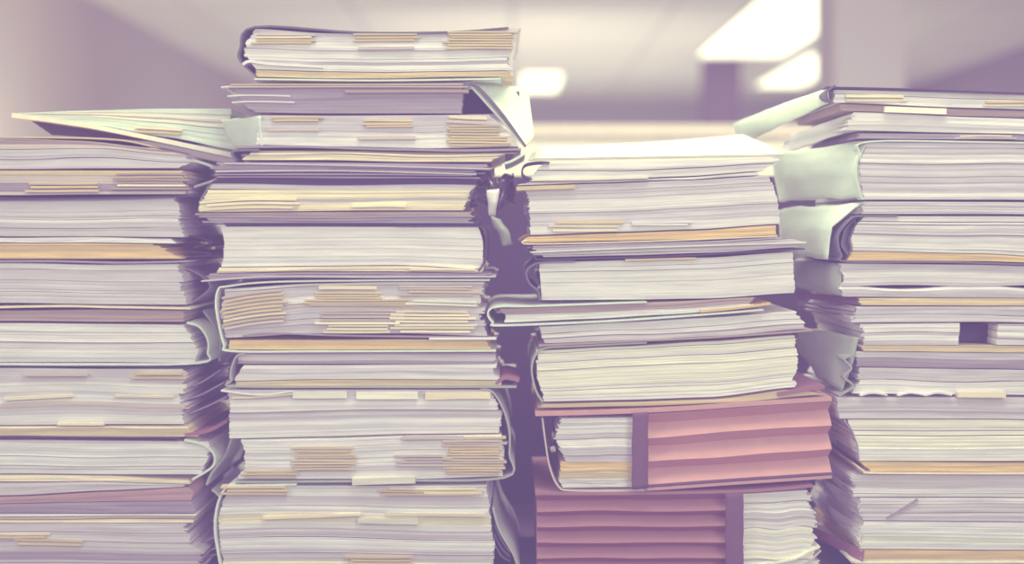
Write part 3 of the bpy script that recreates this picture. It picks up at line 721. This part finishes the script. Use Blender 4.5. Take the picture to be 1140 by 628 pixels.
em = bpy.data.materials.new('light_diffuser'); em.use_nodes = True
eb = em.node_tree.nodes['Principled BSDF']; eb.inputs['Base Color'].default_value = (.9, .9, .85, 1)
eb.inputs['Emission Color'].default_value = (1, .97, .86, 1); eb.inputs['Emission Strength'].default_value = 2.6
def ceiling_light(x0, x1, y0, y1, label):
    T = Thing('ceiling_light', label, 'ceiling light', ((x0 + x1) / 2, (y0 + y1) / 2, CEIL), 'ceiling lights')
    vs, fs = [], []
    f = .03
    for lo, hi in (((x0, y0), (x1, y0 + f)), ((x0, y1 - f), (x1, y1)), ((x0, y0 + f), (x0 + f, y1 - f)), ((x1 - f, y0 + f), (x1, y1 - f))):
        bx(vs, fs, (lo[0], lo[1], CEIL - .03), (hi[0], hi[1], CEIL - .001))
    T.mesh('frame', vs, fs, rgb(.85, .82, .82), M_CARD)
    vs, fs = [], []; bx(vs, fs, (x0 + f, y0 + f, CEIL - .022), (x1 - f, y1 - f, CEIL - .004)); T.mesh('diffuser', vs, fs, rgb(1, 1, 1), em)
ceiling_light(1.72, 2.56, 7.6, 11.2, 'large bright fluorescent ceiling panel left of the wide pillar')
ceiling_light(2.74, 3.34, 11.0, 14.0, 'smaller bright ceiling panel below and beyond the large one')
ceiling_light(.08, .56, 12.6, 14.6, 'small dim ceiling panel just right of the second stack')

# ------------------------------------------------------------------ light
def area(name, loc, target, size, power, col=(1, 1, 1)):
    l = bpy.data.lights.new(name, 'AREA'); l.shape = 'DISK'; l.size = size; l.energy = power; l.color = col
    o = bpy.data.objects.new(name, l); COL.objects.link(o); o.location = loc
    o.rotation_euler = (Vector(target) - Vector(loc)).to_track_quat('-Z', 'Y').to_euler()
    return o
area('front_fill', (1.6, -2.6, 2.2), (.1, 0, .95), 1.4, 36, (1, 1, .97))  # added unseen key light from the front right
area('fill_lamp', (.9, .9, 2.7), (.3, .1, 1.1), .9, 58, (1, .98, .92))  # added unseen lamp, brightens the tops of the stacks
area('fill_lamp', (-.7, .9, 2.6), (.2, .1, 1.2), .8, 40, (1, .98, .9))  # added unseen lamp from the upper left, lifts the left-facing covers
area('fill_lamp', (.25, -.55, 2.6), (.1, 0, 1.0), 1.0, 22, (1, .99, .95))  # added unseen top light, grazes the sheet edges
area('ceiling_fill', (.8, 7.0, .12), (.8, 7.01, 2.7), 5.0, 34, (1, .98, .97))  # added unseen disk near the floor, brightens the ceiling evenly
area('ceiling_fill', (.8, 12.0, .12), (.8, 12.01, 2.7), 4.5, 74, (1, .98, .97))  # second added disk, for the far part of the ceiling
area('front_fill', (-1.9, -1.3, 2.0), (.4, .1, 1.1), 1.0, 18, (1, 1, .97))  # added unseen fill from the left front, for the green covers
area('fill_lamp', (1.0, 2.6, 1.0), (1.6, 4.5, 2.0), .8, 22, (1, .98, .95))  # added unseen low lamp that brightens the wide pillar
area('fill_lamp', (.2, 8.6, .7), (.2, 16, 1.9), 1.5, 60, (.98, .96, 1))  # added unseen low lamp that brightens the back wall
area('fill_lamp', (-1.9, 5.6, 1.2), (-3.0, 7.2, 1.9), .6, 46, (1, .90, .80))  # added unseen warm lamp for the glow on the left wall
w = bpy.data.worlds.new('world'); SC.world = w; w.use_nodes = True
w.node_tree.nodes['Background'].inputs['Color'].default_value = (.95, .92, .98, 1)
w.node_tree.nodes['Background'].inputs['Strength'].default_value = .66

# ------------------------------------------------------------------ camera and film look
cd = bpy.data.cameras.new('camera'); cam = bpy.data.objects.new('camera', cd); COL.objects.link(cam)
cam.location = (0, -D, CAMZ); cam.rotation_euler = (math.pi / 2, 0, 0)
cd.sensor_width = 36; cd.lens = 36 * D / 1.14
cd.shift_y = (HOR - 314) / 1140
cd.dof.use_dof = True; cd.dof.focus_distance = D; cd.dof.aperture_fstop = cd.lens * .001 / .022
cd.clip_start = .01
SC.camera = cam
SC.view_settings.view_transform = 'Standard'; SC.view_settings.look = 'None'
vsn = SC.view_settings; vsn.use_curve_mapping = True
cmap = vsn.curve_mapping
GRADE = {}
for q in range(3):
    GRADE[q] = tuple((x, v[q] / 255) for x, v in ((0, (98, 82, 121)), (.2, (128, 111, 141)), (.4, (156, 142, 159)), (.6, (183, 175, 177)),
                                                  (.75, (204, 201, 196)), (.88, (228, 226, 213)), (1, (253, 252, 231))))
def tolin(v): return v / 12.92 if v <= .04045 else ((v + .055) / 1.055) ** 2.4
for ch, pts in GRADE.items():
    c = cmap.curves[ch]
    xs = [(tolin(a), tolin(b)) for a, b in pts]
    c.points[0].location = xs[0]; c.points[1].location = xs[-1]
    for p in xs[1:-1]: c.points.new(*p)
cmap.update()
